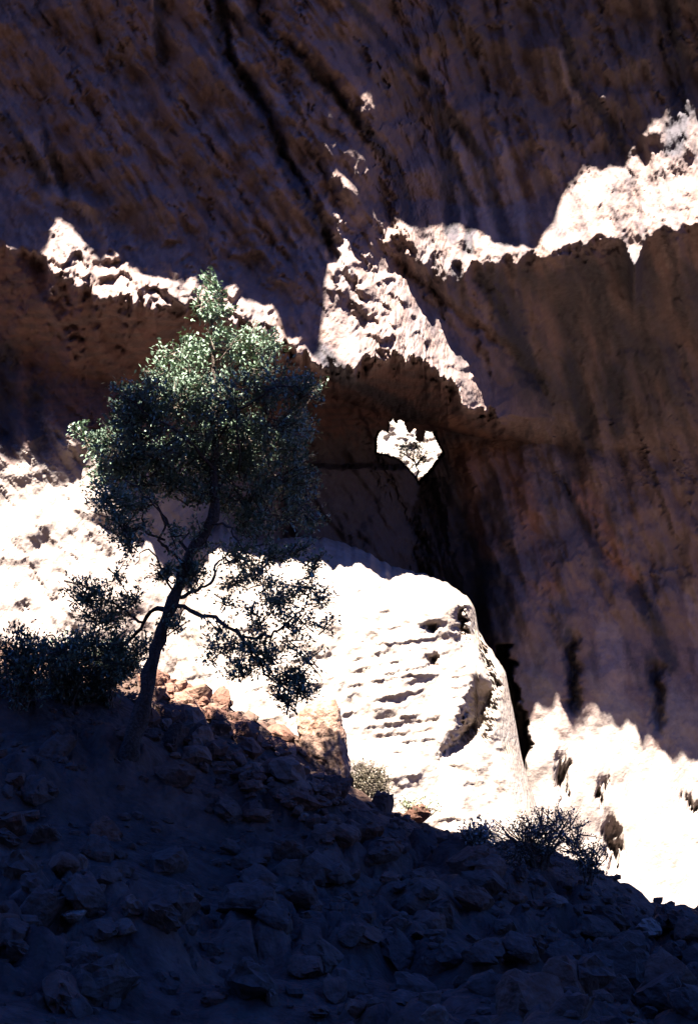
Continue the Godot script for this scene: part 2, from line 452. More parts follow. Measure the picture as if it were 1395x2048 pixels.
	keep.resize((nx - 1) * (ny - 1))
	keep.fill(1)
	for j in ny - 1:
		if ys[j] < 820 or ys[j] > 980: continue
		for i in nx - 1:
			if xs[i] < 730 or xs[i] > 900: continue
			if Geometry2D.is_point_in_polygon(Vector2(xs[i] + 0.6 + fine.get_noise_2d(xs[i] * 3.0, ys[j] * 3.0) * 3.0, ys[j] + 0.6 + fine.get_noise_2d(xs[i] * 3.0 + 99.0, ys[j] * 3.0) * 3.0), HOLE):
				keep[j * (nx - 1) + i] = 0
	var ex := PackedVector3Array()
	var ec := PackedColorArray()
	for j in range(1, ny - 2):
		for i in range(1, nx - 2):
			if keep[j * (nx - 1) + i] == 1: continue
			var a := j * nx + i
			for e in [[j * (nx - 1) + i - 1, a, a + nx], [j * (nx - 1) + i + 1, a + nx + 1, a + 1], [(j - 1) * (nx - 1) + i, a + 1, a], [(j + 1) * (nx - 1) + i, a + nx, a + nx + 1]]:
				if keep[e[0]] == 1:
					var p0: Vector3 = v[e[1]]
					var p1: Vector3 = v[e[2]]
					var back := Vector3(0.17, 1.08, -4.0)
					ex.append_array([p0, p1, p1 + back, p0 + back])
					for t in 4: ec.append(Color(0.17, 0.11, 0.09))
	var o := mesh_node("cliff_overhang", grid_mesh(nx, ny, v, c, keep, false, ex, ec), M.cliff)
	structure(o, "red brown sandstone overhang with dark streaks curving down to a wall")

# unseen brow above the picture, shaped so its shade ends on the lit lobes
var SHADE := [[-600, 500], [0, 528], [88, 540], [98, 425], [135, 440], [165, 480], [200, 518], [240, 524], [300, 542], [360, 556], [425, 566], [438, 630], [456, 575], [500, 588], [550, 615], [575, 690], [640, 740], [650, 446], [664, 436], [700, 460], [735, 460], [748, 430], [790, 440], [850, 458], [900, 446], [960, 462], [1030, 495], [1075, 490], [1110, 440], [1118, 385], [1170, 335], [1235, 322], [1262, 300], [1300, 258], [1335, 228], [1350, 205], [1395, 195], [1500, 190], [1560, 300], [1600, 700], [2000, 700]]

func face_point(x: float, y: float) -> Vector3:      # the built face near a pixel, averaged over a small patch
	var i := clampi(cliff_xs.bsearch(x), 3, cliff_xs.size() - 4)
	var j := clampi(cliff_ys.bsearch(y), 3, cliff_ys.size() - 4)
	var zs := []
	for oj in [-8, -4, 0, 4, 8]:
		for oi in [-8, -4, 0, 4, 8]:
			var q := cliff_v[clampi(j + oj, 0, cliff_ys.size() - 1) * cliff_xs.size() + clampi(i + oi, 0, cliff_xs.size() - 1)]
			zs.append((q - Vector3(0, EYE, 0)).dot(Vector3(0, sn, -cs)))
	zs.sort()
	return at(cliff_xs[i], cliff_ys[j], (zs[6] + zs[8] + zs[10]) / 3.0)

func build_shade_brow() -> void:
	var xs := spaced([-600, 40, -60, 8, 1440, 40, 2000])
	var rows := 60
	var v := PackedVector3Array()
	var c := PackedColorArray()
	var big: FastNoiseLite = nz.big
	var nx := xs.size()
	var ti := 0
	for r in rows:
		for x in xs:
			while ti < cliff_xs.size() - 1 and cliff_xs[ti] < x: ti += 1
			var y := poly_at(SHADE, x)
			var lk: PackedFloat32Array = cliff_keys[clampi(cliff_xs.bsearch(x), 0, cliff_xs.size() - 1)]
			var fp := face_point(x, minf(y, (lk[12] if x < 730.0 else lk[8]) - 14.0))
			var e := at(x, y, (fp - Vector3(0, EYE, 0)).dot(Vector3(0, sn, -cs))) + SUN * 15.0
			if r < 3:
				var best := 0
				for i in cliff_xs.size():
					if absf(cliff_xs[i] - x) < absf(cliff_xs[best] - x): best = i
				v.append(top_row[best].lerp(e, r / 3.0))
			else:
				var h := (r - 3) * 0.15 if r < 43 else 6.0 + (r - 43) * 1.0
				v.append(e + Vector3(0, h, -h * 0.12 - h * h * 0.025 + big.get_noise_2d(x, h * 30.0) * 0.5 * minf(h, 1.0)))
			c.append(Color(0.2, 0.125, 0.1))
	# two small gaps added in the unseen brow to let flecks of sun through
	var keep := PackedByteArray()
	keep.resize((nx - 1) * (rows - 1))
	keep.fill(1)
	var ua := SUN.cross(Vector3.UP).normalized()
	var ub := ua.cross(SUN).normalized()
	for f in [[624, 186, 0.17, 0.16], [646, 256, 0.15, 0.34]]:
		var p := face_point(f[0], f[1])
		for j in rows - 1:
			for i in nx - 1:
				var k := j * nx + i
				var m := (v[k] + v[k + 1] + v[k + nx] + v[k + nx + 1]) / 4.0 - p
				if pow(m.dot(ua) / f[2], 2.0) + pow(m.dot(ub) / f[3], 2.0) < 1.0: keep[j * (nx - 1) + i] = 0
	var o := mesh_node("cliff_shade_brow", grid_mesh(nx, rows, v, c, keep, true), M.cliff)
	structure(o)

# ---------------------------------------------------------------- the pale sunlit buttress
var BUTT := [[380, 1068], [440, 1048], [520, 1080], [600, 1074], [660, 1077], [720, 1098], [780, 1130], [850, 1149], [900, 1168], [930, 1188], [950, 1218], [956, 1262], [990, 1312], [1010, 1342], [1020, 1392], [1030, 1442], [1040, 1502], [1052, 1548], [1075, 1620], [1130, 1720], [1200, 1820]]

func build_buttress() -> void:
	# rows follow the outline downwards; the outermost rows curl back behind it
	var xs := spaced([330, 3.4, 1210])
	var nx := xs.size()
	var ny := 250
	var v := PackedVector3Array()
	var c := PackedColorArray()
	v.resize(nx * ny)
	c.resize(nx * ny)
	var mid: FastNoiseLite = nz.mid
	var fine: FastNoiseLite = nz.fine
	var big: FastNoiseLite = nz.big
	var led: FastNoiseLite = noise("ledge", 0.011, 3, 31)
	for i in nx:
		var x := xs[i]
		var y0 := poly_at(BUTT, x) + fine.get_noise_2d(x * 0.7, 3.0) * 6.0
		for j in ny:
			var t := float(j) / (ny - 1)
			var curl := 0.0
			var y := 0.0
			if j < 8:
				y = y0 + (j - 8) * -0.3
				curl = (8 - j) * 0.75
			else:
				var u := (j - 8) / float(ny - 9)
				y = y0 + 2.4 + (2050.0 - y0) * u * (0.55 + 0.45 * u)
			# distance from the outline, measured also sideways
			var edge := y - y0
			var side := 1e9
			for p in range(11, BUTT.size()):
				var sp := Vector2(x, y * 0.6)
				side = minf(side, sp.distance_to(Geometry2D.get_closest_point_to_segment(sp, Vector2(BUTT[p - 1][0], BUTT[p - 1][1] * 0.6), Vector2(BUTT[p][0], BUTT[p][1] * 0.6))))
			var near_edge := minf(edge, side)
			var round_ := exp(-near_edge / 26.0) * 1.5 + exp(-near_edge / 110.0) * 1.2
			var d := 31.6 - (y - 1075.0) * 0.0021 + smoothstep(600.0, 1050.0, x) * 1.0 + round_ + curl
			d += smoothstep(430.0, 330.0, x) * 1.6
			var rel := smoothstep(2.0, 30.0, near_edge)
			d += (big.get_noise_2d(x + 400.0, y) * 0.3 + mid.get_noise_2d(x * 1.2, y * 1.2 + 600.0) * 0.07) * rel
			d += fine.get_noise_2d(x, y * 1.5) * 0.03
			# strata: intermittent ledges that stick out and break off below
			var s := (y + 0.17 * (x - 600.0) + mid.get_noise_2d(x * 0.35, y * 0.5) * 12.0 + fine.get_noise_2d(x * 0.8, y * 0.8) * 4.0) / (19.0 + 5.0 * led.get_noise_2d(40.0, floorf(y / 90.0) * 90.0))
			var ph := s - floorf(s)
			var row := floorf(s)
			var on := clampf((led.get_noise_2d(x * 0.8, row * 53.0) + 0.08 + 0.28 * smoothstep(640.0, 760.0, x) * smoothstep(1220.0, 1300.0, y) * (1.0 - smoothstep(1440.0, 1540.0, y)) - 0.26) * 4.0, 0.0, 1.0)
			d -= (smoothstep(0.1, 0.80, ph) * (1.0 - smoothstep(0.84, 0.98, ph))) * 0.062 * on * rel * smoothstep(1120.0, 1220.0, y)
			# clefts and the dark recess
			var wx := x + mid.get_noise_2d(x * 2.0, y * 2.0) * 10.0 + fine.get_noise_2d(x * 2.0, y * 2.0) * 7.0
			d += 1.1 * exp(-pow((wx - 922.0 - (y - 1245.0) * 0.12) / 9.0, 2.0)) * exp(-pow((y - 1245.0) / 34.0, 2.0))
			d += 1.5 * exp(-pow((wx - 962.0 + (y - 1400.0) * 0.25) / 26.0, 4.0)) * exp(-pow((y - 1430.0) / 62.0, 4.0))
			d += 0.9 * exp(-pow((wx - 918.0 + (y - 1480.0) * 0.8) / 14.0, 2.0)) * exp(-pow((y - 1480.0) / 30.0, 2.0))
			d += 0.7 * exp(-pow((wx - 975.0 - (y - 1330.0) * 0.35) / 6.0, 2.0)) * exp(-pow((y - 1320.0) / 50.0, 2.0))
			d += 0.7 * exp(-pow((wx - 866.0) / 9.0, 2.0)) * exp(-pow((y - 1320.0) / 11.0, 2.0))
			d += 0.6 * exp(-pow((wx - 862.0) / 10.0, 2.0)) * exp(-pow((y - 1256.0) / 9.0, 2.0))
			v[j * nx + i] = at(x, y, d)
			var b := mid.get_noise_2d(x, y * 2.2 + 333.0)
			c[j * nx + i] = Color(0.25, 0.22, 0.205).lerp(Color(0.21, 0.172, 0.152), clampf(0.4 + b * 1.2, 0.0, 1.0))
	var o := mesh_node("cliff_buttress", grid_mesh(nx, ny, v, c), M.pale)
	structure(o, "pale sunlit buttress of bedded sandstone standing behind the tree")

func build_far_cliff() -> void:
	var xs := spaced([300, 12, 700, 2.5, 960, 12, 1300])
	var ys := spaced([500, 12, 800, 2.5, 1000, 12, 1300])
	var v := PackedVector3Array()
	var c := PackedColorArray()
	for y in ys:
		for x in xs:
			var d: float = 74.0 + nz.mid.get_noise_2d(x * 1.3, y * 1.3) * 0.35 + nz.fine.get_noise_2d(x, y) * 0.1
			v.append(at(x, y, d))
			c.append(Color(0.36, 0.33, 0.31).lerp(Color(0.30, 0.24, 0.20), clampf(nz.mid.get_noise_2d(x * 2.0 + 77.0, y * 2.0) * 1.8, 0.0, 1.0)))
	structure(mesh_node("far_cliff", grid_mesh(xs.size(), ys.size(), v, c), M.pale), "sunlit cliff seen through the window in the rock")

# unseen canyon wall behind the camera, rim shaped to shade tree and slope
var DUSK := [[-1600, -1500, 0], [-800, -1500, 0], [-760, 895, 0], [100, 895, 0], [300, 892, 0], [430, 885, 0], [585, 875, 0], [715, 1572, 17.8], [860, 1640, 18.2], [1000, 1655, 18.3], [1190, 1710, 18], [1395, 1790, 17.5], [1690, 1790, 17.5], [1740, 300, 17.5], [2400, 300, 17.5]]   # depth 0 stands for the tree's own

func build_opposite() -> void:  # both ends are raised to keep rock outside the view in shade
	var xs := spaced([-1600, 60, -820, 12, 1660, 60, 2400])
	var rows := 22
	var v := PackedVector3Array()
	var c := PackedColorArray()
	for r in rows:
		for x in xs:
			var dd := poly_at(DUSK, x, 0, 2) if x > 715.0 else lerpf(tree_d, 17.8, clampf((x - 585.0) / 130.0, 0.0, 1.0))
			var e := at(x, poly_at(DUSK, x), dd) + SUN * 46.0
			if r == 0: e += Vector3(0, -0.4, 14.0)
			var f := clampf((r - 1) / float(rows - 2), 0.0, 1.0)
			var y := lerpf(e.y, -3.0, f)
			v.append(Vector3(e.x * (1.0 + 1.2 * f), y, e.z + nz.big.get_noise_2d(x, f * 900.0) * 1.5 * minf(1.0, f * 8.0) + f * 1.0))
			c.append(Color(0.24, 0.14, 0.11).lerp(Color(0.12, 0.1, 0.1), clampf(0.5 + nz.flute.get_noise_2d(x, f * 60.0) * 2.0, 0.0, 1.0)))
	structure(mesh_node("opposite_shade_cliff", grid_mesh(xs.size(), rows, v, c, PackedByteArray(), true), M.cliff))

# ---------------------------------------------------------------- ground
var CREST := [[-700, 1255, 15.6], [-200, 1262, 15.6], [0, 1285, 15.8], [130, 1310, 16], [220, 1330, 16.1], [320, 1362, 16.4], [400, 1392, 16.8], [470, 1432, 17.2], [590, 1490, 17.7], [660, 1548, 18], [760, 1602, 18.2], [880, 1655, 18.4], [1000, 1692, 18.4], [1100, 1722, 18.2], [1200, 1765, 18], [1290, 1822, 17.6], [1330, 1836, 17.5], [1395, 1818, 17.4], [1700, 1830, 17.4], [2100, 1840, 17.4]]

func ground_y(x: float, z: float) -> float:
	var dep := maxf(-z, 0.0) * 0.985
	var px := clampf(W2 + x / maxf(dep, 0.8) / K, -700.0, 2100.0)
	var dc := poly_at(CREST, px, 0, 2)
	var cy := at(px, poly_at(CREST, px), dc).y
	var n: FastNoiseLite = nz.ground
	var lump := 0.0
	if dep > 2.0 and dep < 26.0:
		var wob := n.get_noise_2d(x * 4.0 + 9.0, z * 4.0) * 0.35
		lump = (smoothstep(0.0, 0.30, 1.0 + nz.lump.get_noise_2d(x + wob, z - wob)) * 0.15 + smoothstep(0.0, 0.4, 1.0 + nz.lump.get_noise_2d((x - wob) * 0.45 + 20.0, (z + wob) * 0.45)) * 0.2) * smoothstep(-0.25, 0.2, n.get_noise_2d(x * 0.9 + 70.0, z * 0.9))
	var bump := n.get_noise_2d(x * 1.0, z * 1.0) * 0.32 + n.get_noise_2d(x * 5.0 + 50.0, z * 5.0) * 0.08 + lump
	var s := dep / dc
	var y := 0.0
	if s <= 1.0:
		y = cy * pow(s, lerpf(3.2, 1.5, smoothstep(300.0, 1000.0, px))) + bump * smoothstep(0.05, 0.3, s) * (1.0 - 0.55 * smoothstep(0.8, 1.0, s))
	else:
		y = cy + bump * 0.45 - (dep - dc) * 0.42
		y = maxf(y, -5.0 + bump)
	return y

func on_ground(px: float, py: float) -> Vector3:
	var d := 3.0
	while d < 40.0:
		var p := at(px, py, d)
		if p.y <= ground_y(p.x, p.z): return Vector3(p.x, ground_y(p.x, p.z), p.z)
		d += 0.08
	var dc := poly_at(CREST, px, 0, 2)
	var q := at(px, poly_at(CREST, px), dc)
	return Vector3(q.x, ground_y(q.x, q.z), q.z)

func build_ground() -> void:
	noise("ground", 0.22, 4, 41)
	var lp: FastNoiseLite = noise("lump", 1.9, 1, 42)
	lp.noise_type = FastNoiseLite.TYPE_CELLULAR
	lp.cellular_return_type = FastNoiseLite.RETURN_DISTANCE2_SUB
	lp.fractal_type = FastNoiseLite.FRACTAL_NONE
	var ang := spaced([-180, 9, -36, 0.16, 36, 9, 180])
	var rad := PackedFloat32Array()
	var r := 0.6
	while r < 30.0:
		rad.append(r)
		r *= 1.011
	while r < 160.0:
		rad.append(r)
		r *= 1.09
	var v := PackedVector3Array()
	var c := PackedColorArray()
	for q in rad:
		for a in ang:
			var x: float = sin(deg_to_rad(a)) * q
			var z: float = -cos(deg_to_rad(a)) * q
			var y := ground_y(x, z)
			v.append(Vector3(x, y, z))
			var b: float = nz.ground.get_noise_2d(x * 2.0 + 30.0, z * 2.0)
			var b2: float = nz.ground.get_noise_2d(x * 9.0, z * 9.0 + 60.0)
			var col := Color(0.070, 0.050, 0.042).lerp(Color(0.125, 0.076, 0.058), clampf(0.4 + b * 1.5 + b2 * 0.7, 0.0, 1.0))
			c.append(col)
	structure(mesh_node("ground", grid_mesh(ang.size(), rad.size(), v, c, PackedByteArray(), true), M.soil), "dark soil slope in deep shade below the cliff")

# ---------------------------------------------------------------- stones
func stone_mesh(seed_: int, div: int, cuts: int, rough: float, col: Color) -> ArrayMesh:
	var r := RandomNumberGenerator.new()
	r.seed = seed_
	var planes := []
	for i in cuts:
		planes.append([Vector3(r.randf_range(-1, 1), r.randf_range(-1, 1), r.randf_range(-1, 1)).normalized(), r.randf_range(0.55, 0.85)])
	var n := FastNoiseLite.new()
	n.seed = seed_
	n.frequency = 0.9
	n.fractal_octaves = 3
	var st := SurfaceTool.new()
	st.begin(Mesh.PRIMITIVE_TRIANGLES)
	var faces := [[Vector3.RIGHT, Vector3.UP], [Vector3.LEFT, Vector3.UP], [Vector3.UP, Vector3.BACK], [Vector3.DOWN, Vector3.BACK], [Vector3.BACK, Vector3.UP], [Vector3.FORWARD, Vector3.UP]]
	for f in faces:
		var nrm: Vector3 = f[0]
		var up: Vector3 = f[1]
		var rt := up.cross(nrm)
		var pts := []
		for j in div + 1:
			for i in div + 1:
				var p: Vector3 = (nrm + rt * (i * 2.0 / div - 1.0) + up * (j * 2.0 / div - 1.0)).normalized()
				p *= 1.0 + n.get_noise_3dv(p * 1.6) * rough
				for pl in planes:
					var over: float = p.dot(pl[0]) - pl[1]
					if over > 0.0: p -= pl[0] * over * 0.92
				pts.append(p)
		for j in div:
			for i in div:
				var a := j * (div + 1) + i
				for t in [a, a + div + 1, a + 1, a + 1, a + div + 1, a + div + 2]:
					st.set_smooth_group(-1)
					st.set_color(col)
					st.add_vertex(pts[t])
	st.generate_normals()
	return st.commit()

func block_mesh(bl: Vector3, br: Vector3, tl: Vector3, tr: Vector3, deep: float) -> ArrayMesh:
	# a rough upright slab: the four corners of its front, and how far it reaches back
	var n := 26
	var nb := 10
	var st := SurfaceTool.new()
	st.begin(Mesh.PRIMITIVE_TRIANGLES)
	var back := Vector3(0.06, 0.0, -deep)
	var corner := func(u: float, v: float, w: float) -> Vector3:
		var p: Vector3 = bl.lerp(br, u).lerp(tl.lerp(tr, u), v) + back * w
		var c := Vector3((u - 0.5) * 2.0, (v - 0.5) * 2.0, (w - 0.5) * 2.0)
		var m := pow(pow(absf(c.x), 7.0) + pow(absf(c.y), 7.0) + pow(absf(c.z), 7.0), 1.0 / 7.0)
		var mid_: Vector3 = bl.lerp(br, 0.5).lerp(tl.lerp(tr, 0.5), 0.5) + back * 0.5
		p = mid_ + (p - mid_) / maxf(m, 0.5)
		var f: FastNoiseLite = nz.fine
		var g := f.get_noise_3d(p.x * 60.0, p.y * 60.0, p.z * 60.0) * 0.075 + f.get_noise_3d(p.x * 190.0, p.y * 260.0, p.z * 190.0) * 0.03
		return p + (p - mid_).normalized() * g
	var sheets := [[0, n, n], [1, n, n], [2, nb, n], [3, nb, n], [4, n, nb]]
	for sh in sheets:
		for j in sh[2]:
			for i in sh[1]:
				var q := []
				for o in [[0, 0], [1, 0], [0, 1], [1, 1]]:
					var a: float = (i + o[0]) / float(sh[1])
					var b: float = (j + o[1]) / float(sh[2])
					match sh[0]:
						0: q.append(corner.call(a, b, 0.0))
						1: q.append(corner.call(1.0 - a, b, 1.0))
						2: q.append(corner.call(1.0, b, a))
						3: q.append(corner.call(0.0, b, 1.0 - a))
						4: q.append(corner.call(a, 1.0, b))
				var pit: float = nz.fine.get_noise_3d(q[0].x * 90.0 + 9.0, q[0].y * 90.0, q[0].z * 90.0)
				var col := Color(0.24, 0.165, 0.13).lerp(Color(0.15, 0.09, 0.065), clampf(pit * 3.0, 0.0, 1.0))
				for t in [0, 2, 1, 1, 2, 3]:
					st.set_smooth_group(0)
					st.set_color(col)
					st.add_vertex(q[t])
	st.generate_normals()
	return st.commit()

func place(o: Node3D, p: Vector3, size: Vector3, turn: float, sink := 0.3) -> void:
	o.position = p + Vector3(0, size.y * (1.0 - 2.0 * sink) * 0.62, 0)
	o.rotation = Vector3(rng.randf_range(-0.25, 0.25), turn, rng.randf_range(-0.25, 0.25))
	o.scale = size

func build_stones() -> void:
	var reds := [Color(0.14, 0.082, 0.062), Color(0.165, 0.11, 0.09), Color(0.10, 0.068, 0.058), Color(0.26, 0.195, 0.16)]
	var variants := []
	for i in 12: variants.append(stone_mesh(100 + i, 6, 9, 0.5, reds[i % 4]))
	var scree := []
	for i in 9: scree.append(stone_mesh(500 + i, 3, 8, 0.5, [Color(0.15, 0.085, 0.063), Color(0.19, 0.12, 0.092), Color(0.12, 0.073, 0.058)][i % 3]))
	var small := []
	for i in 8: small.append(stone_mesh(300 + i, 2, 5, 0.5, reds[i % 4]))
	# named boulders: px, py of the foot, half size in pixels x y, label
	var big := [
		[150, 1845, 34, 16, "pale flat rock catching light in the dark lower left, leftmost of a pair", 3],
		[172, 1822, 34, 18, "reddish rock just above the pale flat rock at lower left", 0],
		[246, 1876, 40, 17, "broken reddish rock right of the pale flat rock at lower left", 1],
		[268, 1846, 26, 22, "grey boulder leaning behind the broken reddish rock at lower left", 1],
		[340, 1830, 62, 40, "large dim angular boulder in the shade, right of the broken reddish rock", 2],
		[165, 1745, 14, 24, "narrow upright stone in the shade above the rocks at lower left", 1],
		[490, 1985, 34, 44, "dim tall boulder near the bottom edge left of centre", 2],
		[670, 2000, 30, 36, "dim reddish boulder near the bottom edge at centre", 0],
		[545, 2010, 16, 22, "small pointed stone between the two dim boulders at the bottom edge", 1],
		[870, 2052, 32, 26, "rounded reddish boulder cut off by the bottom edge right of centre", 1],
		[715, 2044, 26, 22, "small dim boulder cut off by the bottom edge at centre", 0],
		[1040, 1770, 16, 12, "pale rounded stone on the shaded slope below the blurred bush", 3],
		[1108, 1806, 24, 13, "brown rounded stone on the shaded slope lower right of the pale stone", 1],
		[1350, 1838, 46, 24, "dark rounded boulder on the crest at the right edge", 2],
		[1230, 1960, 80, 62, "large dark boulder deep in the shade at lower right", 2],
		[1295, 1870, 26, 22, "pale broken rock below the dark boulder at the right edge", 3],
		[1378, 1880, 28, 26, "reddish rock at the right edge under the dark rounded boulder", 0],
		[760, 1618, 34, 28, "dark rounded boulder on the crest below the dark shrub", 2],
		[830, 1640, 32, 24, "brown boulder on the crest just right of the dark rounded one", 0],
		[760, 1720, 44, 26, "brown boulder half buried in the middle of the shaded slope", 2],
		[690, 1700, 40, 24, "reddish boulder on the shaded slope left of the half buried one", 0],
		[570, 1715, 40, 26, "dim brown boulder on the shaded slope under the sunlit block", 2],
		[440, 1405, 22, 22, "angular brown boulder standing on the crest right of the trunk", 0],
		[500, 1440, 18, 18, "small brown boulder on the crest between the angular one and the sunlit block", 2],
		[428, 1465, 9, 6, "small pale rounded stone in the rubble right of the trunk", 3],
		[458, 1440, 9, 7, "small orange rounded stone in the rubble under the angular boulder", 1],
		[395, 1492, 11, 6, "small flat tan stone in the rubble, lowest of the pale ones", 3]]
	for b in big:
		var p := on_ground(b[0], b[1])
		var d := p.distance_to(Vector3(0, EYE, 0))
		var sx: float = b[2] * K * d
		var sy: float = b[3] * K * d
		var o := mesh_node("boulder", variants[rng.randi() % 3 * 4 + b[5]], M.stone)
		place(o, p, Vector3(sx, sy, sx * rng.randf_range(0.8, 1.1)), rng.randf() * TAU, 0.32)
		tag(o, b[4], "boulder")
	# the big sunlit block on the crest
	var p := on_ground(652, 1552)
	var bd := (p - Vector3(0, EYE, 0)).dot(Vector3(0, sn, -cs))
	var foot := at(648, 1555, bd)
	var blk := mesh_node("boulder", block_mesh(at(596, 1560, bd) - foot, at(694, 1560, bd) - foot, at(592, 1418, bd) - foot, at(672, 1400, bd) - foot, 0.55), M.stone)
	tag(blk, "big leaning tan block in sun on the crest right of the tree", "boulder")
	blk.position = foot
	# rubble below the crest
	var placed := 0
	while placed < 290:
		var x := rng.randf_range(290, 690)
		var lo := poly_at(CREST, x)
		var y := lo + 8.0 + pow(rng.randf(), 1.4) * 140.0
		var q := on_ground(x, y)
		var s := rng.randf_range(0.035, 0.10) * (2.0 if rng.randf() < 0.15 else 1.0)
		var o := mesh_node("rubble_stone", scree[rng.randi() % 9], M.stone)
		place(o, q, Vector3(s * rng.randf_range(0.9, 1.5), s * rng.randf_range(0.6, 1.0), s), rng.randf() * TAU, 0.3)
		tag(o, "loose reddish stone in the rubble below the crest right of the tree", "stone", "rubble stones right of the tree")
		placed += 1
	placed = 0
	while placed < 130:
		var x := rng.randf_range(0, 1395)
		var lo := poly_at(CREST, x)
		var y := lo + 30.0 + rng.randf() * (2040.0 - lo - 30.0)
		var q := on_ground(x, y)
		var s := rng.randf_range(0.07, 0.2)
		var o := mesh_node("slope_stone", variants[rng.randi() % 3 * 4 + (2 if rng.randf() < 0.75 else 0)], M.stone)
		place(o, q, Vector3(s * rng.randf_range(0.9, 1.5), s * rng.randf_range(0.6, 1.0), s), rng.randf() * TAU, 0.34)
		tag(o, "dim stone lying on the dark shaded slope", "stone", "stones scattered over the shaded slope")
		placed += 1
	# grit
	var mm := MultiMesh.new()
	mm.transform_format = MultiMesh.TRANSFORM_3D
	mm.mesh = small[2]
	mm.instance_count = 5000
	for i in 5000:
		var a := deg_to_rad(rng.randf_range(-24, 24))
		var r := sqrt(rng.randf_range(0.04, 1.0)) * 27.0
		var x := sin(a) * r
		var z := -cos(a) * r
		var s := rng.randf_range(0.015, 0.06)
		var bs := Basis.from_euler(Vector3(rng.randf() * 6.0, rng.randf() * 6.0, 0)).scaled(Vector3(s * 1.3, s, s))
		mm.set_instance_transform(i, Transform3D(bs, Vector3(x, ground_y(x, z) + s * 0.2, z)))
	var g := MultiMeshInstance3D.new()
	g.name = "gravel"
	g.multimesh = mm
	g.material_override = M.stone
	add_child(g)
	g.set_meta("kind", "stuff")
	tag(g, "small loose stones and gravel strewn over the slope", "gravel")

# ---------------------------------------------------------------- plants
func tube(st: SurfaceTool, pts: Array, rads: Array, col: Color, sides := 8) -> void:
	var rings := []
	for i in pts.size():
		var dir: Vector3
		if i == 0: dir = pts[1] - pts[0]
		elif i == pts.size() - 1: dir = pts[i] - pts[i - 1]
		else: dir = pts[i + 1] - pts[i - 1]
		dir = dir.normalized()
		var u := dir.cross(Vector3(0.3, 0.1, 1.0)).normalized()
		var w := dir.cross(u)
		var ring := []
		for s in sides:
			var a := TAU * s / sides
			var rr: float = rads[i] * (1.0 + 0.16 * sin(a * 2.0 + i * 1.7) + rng.randf_range(-0.08, 0.08))
			ring.append(pts[i] + (u * cos(a) + w * sin(a)) * rr)
		rings.append(ring)
	st.set_smooth_group(0)
	for i in rings.size() - 1:
		for s in sides:
			var a: Vector3 = rings[i][s]
			var b: Vector3 = rings[i][(s + 1) % sides]
			var e: Vector3 = rings[i + 1][s]
			var f: Vector3 = rings[i + 1][(s + 1) % sides]
			for q in [a, e, b, b, e, f]:
				st.set_color(col)
				st.add_vertex(q)

func curve_pts(raw: Array, wig: float, sub := 4) -> Array:      # Catmull-Rom through [pos, radius] pairs
	var out_p := []
	var out_r := []
	for i in raw.size() - 1:
		var p0: Vector3 = raw[maxi(i - 1, 0)][0]
		var p1: Vector3 = raw[i][0]
		var p2: Vector3 = raw[i + 1][0]
		var p3: Vector3 = raw[mini(i + 2, raw.size() - 1)][0]
		for s in sub:
			var t := s / float(sub)
			var q := p1.cubic_interpolate(p2, p0, p3, t)
			if i + s > 0: q += Vector3(rng.randf_range(-wig, wig), rng.randf_range(-wig, wig), rng.randf_range(-wig, wig))
			out_p.append(q)
			out_r.append(lerpf(raw[i][1], raw[i + 1][1], t))
	out_p.append(raw[-1][0])
	out_r.append(raw[-1][1])
	return [out_p, out_r]

class Leaves:
	var v := PackedVector3Array()
	var n := PackedVector3Array()
	var c := PackedColorArray()
	var idx := PackedInt32Array()
	func leaf(p: Vector3, dir: Vector3, up: Vector3, l: float, w: float, col: Color) -> void:
		var side := dir.cross(up).normalized()
		var nn := side.cross(dir).normalized()
		var k := v.size()
		v.append(p)
		v.append(p + dir * l * 0.5 + side * w + nn * w * 0.3)
		v.append(p + dir * l)
		v.append(p + dir * l * 0.5 - side * w + nn * w * 0.3)
		for i in 4:
			n.append(nn)
			c.append(col)
		idx.append_array([k, k + 2, k + 1, k, k + 3, k + 2])
	func mesh() -> ArrayMesh:
		var arr := []
		arr.resize(Mesh.ARRAY_MAX)
		arr[Mesh.ARRAY_VERTEX] = v
		arr[Mesh.ARRAY_NORMAL] = n
		arr[Mesh.ARRAY_COLOR] = c
		arr[Mesh.ARRAY_INDEX] = idx
		var m := ArrayMesh.new()
		m.add_surface_from_arrays(Mesh.PRIMITIVE_TRIANGLES, arr)
		return m

func rvec() -> Vector3:
	var p := Vector3(rng.randf_range(-1, 1), rng.randf_range(-1, 1), rng.randf_range(-1, 1))
	while p.length_squared() > 1.0 or p.length_squared() < 0.001:
		p = Vector3(rng.randf_range(-1, 1), rng.randf_range(-1, 1), rng.randf_range(-1, 1))
	return p

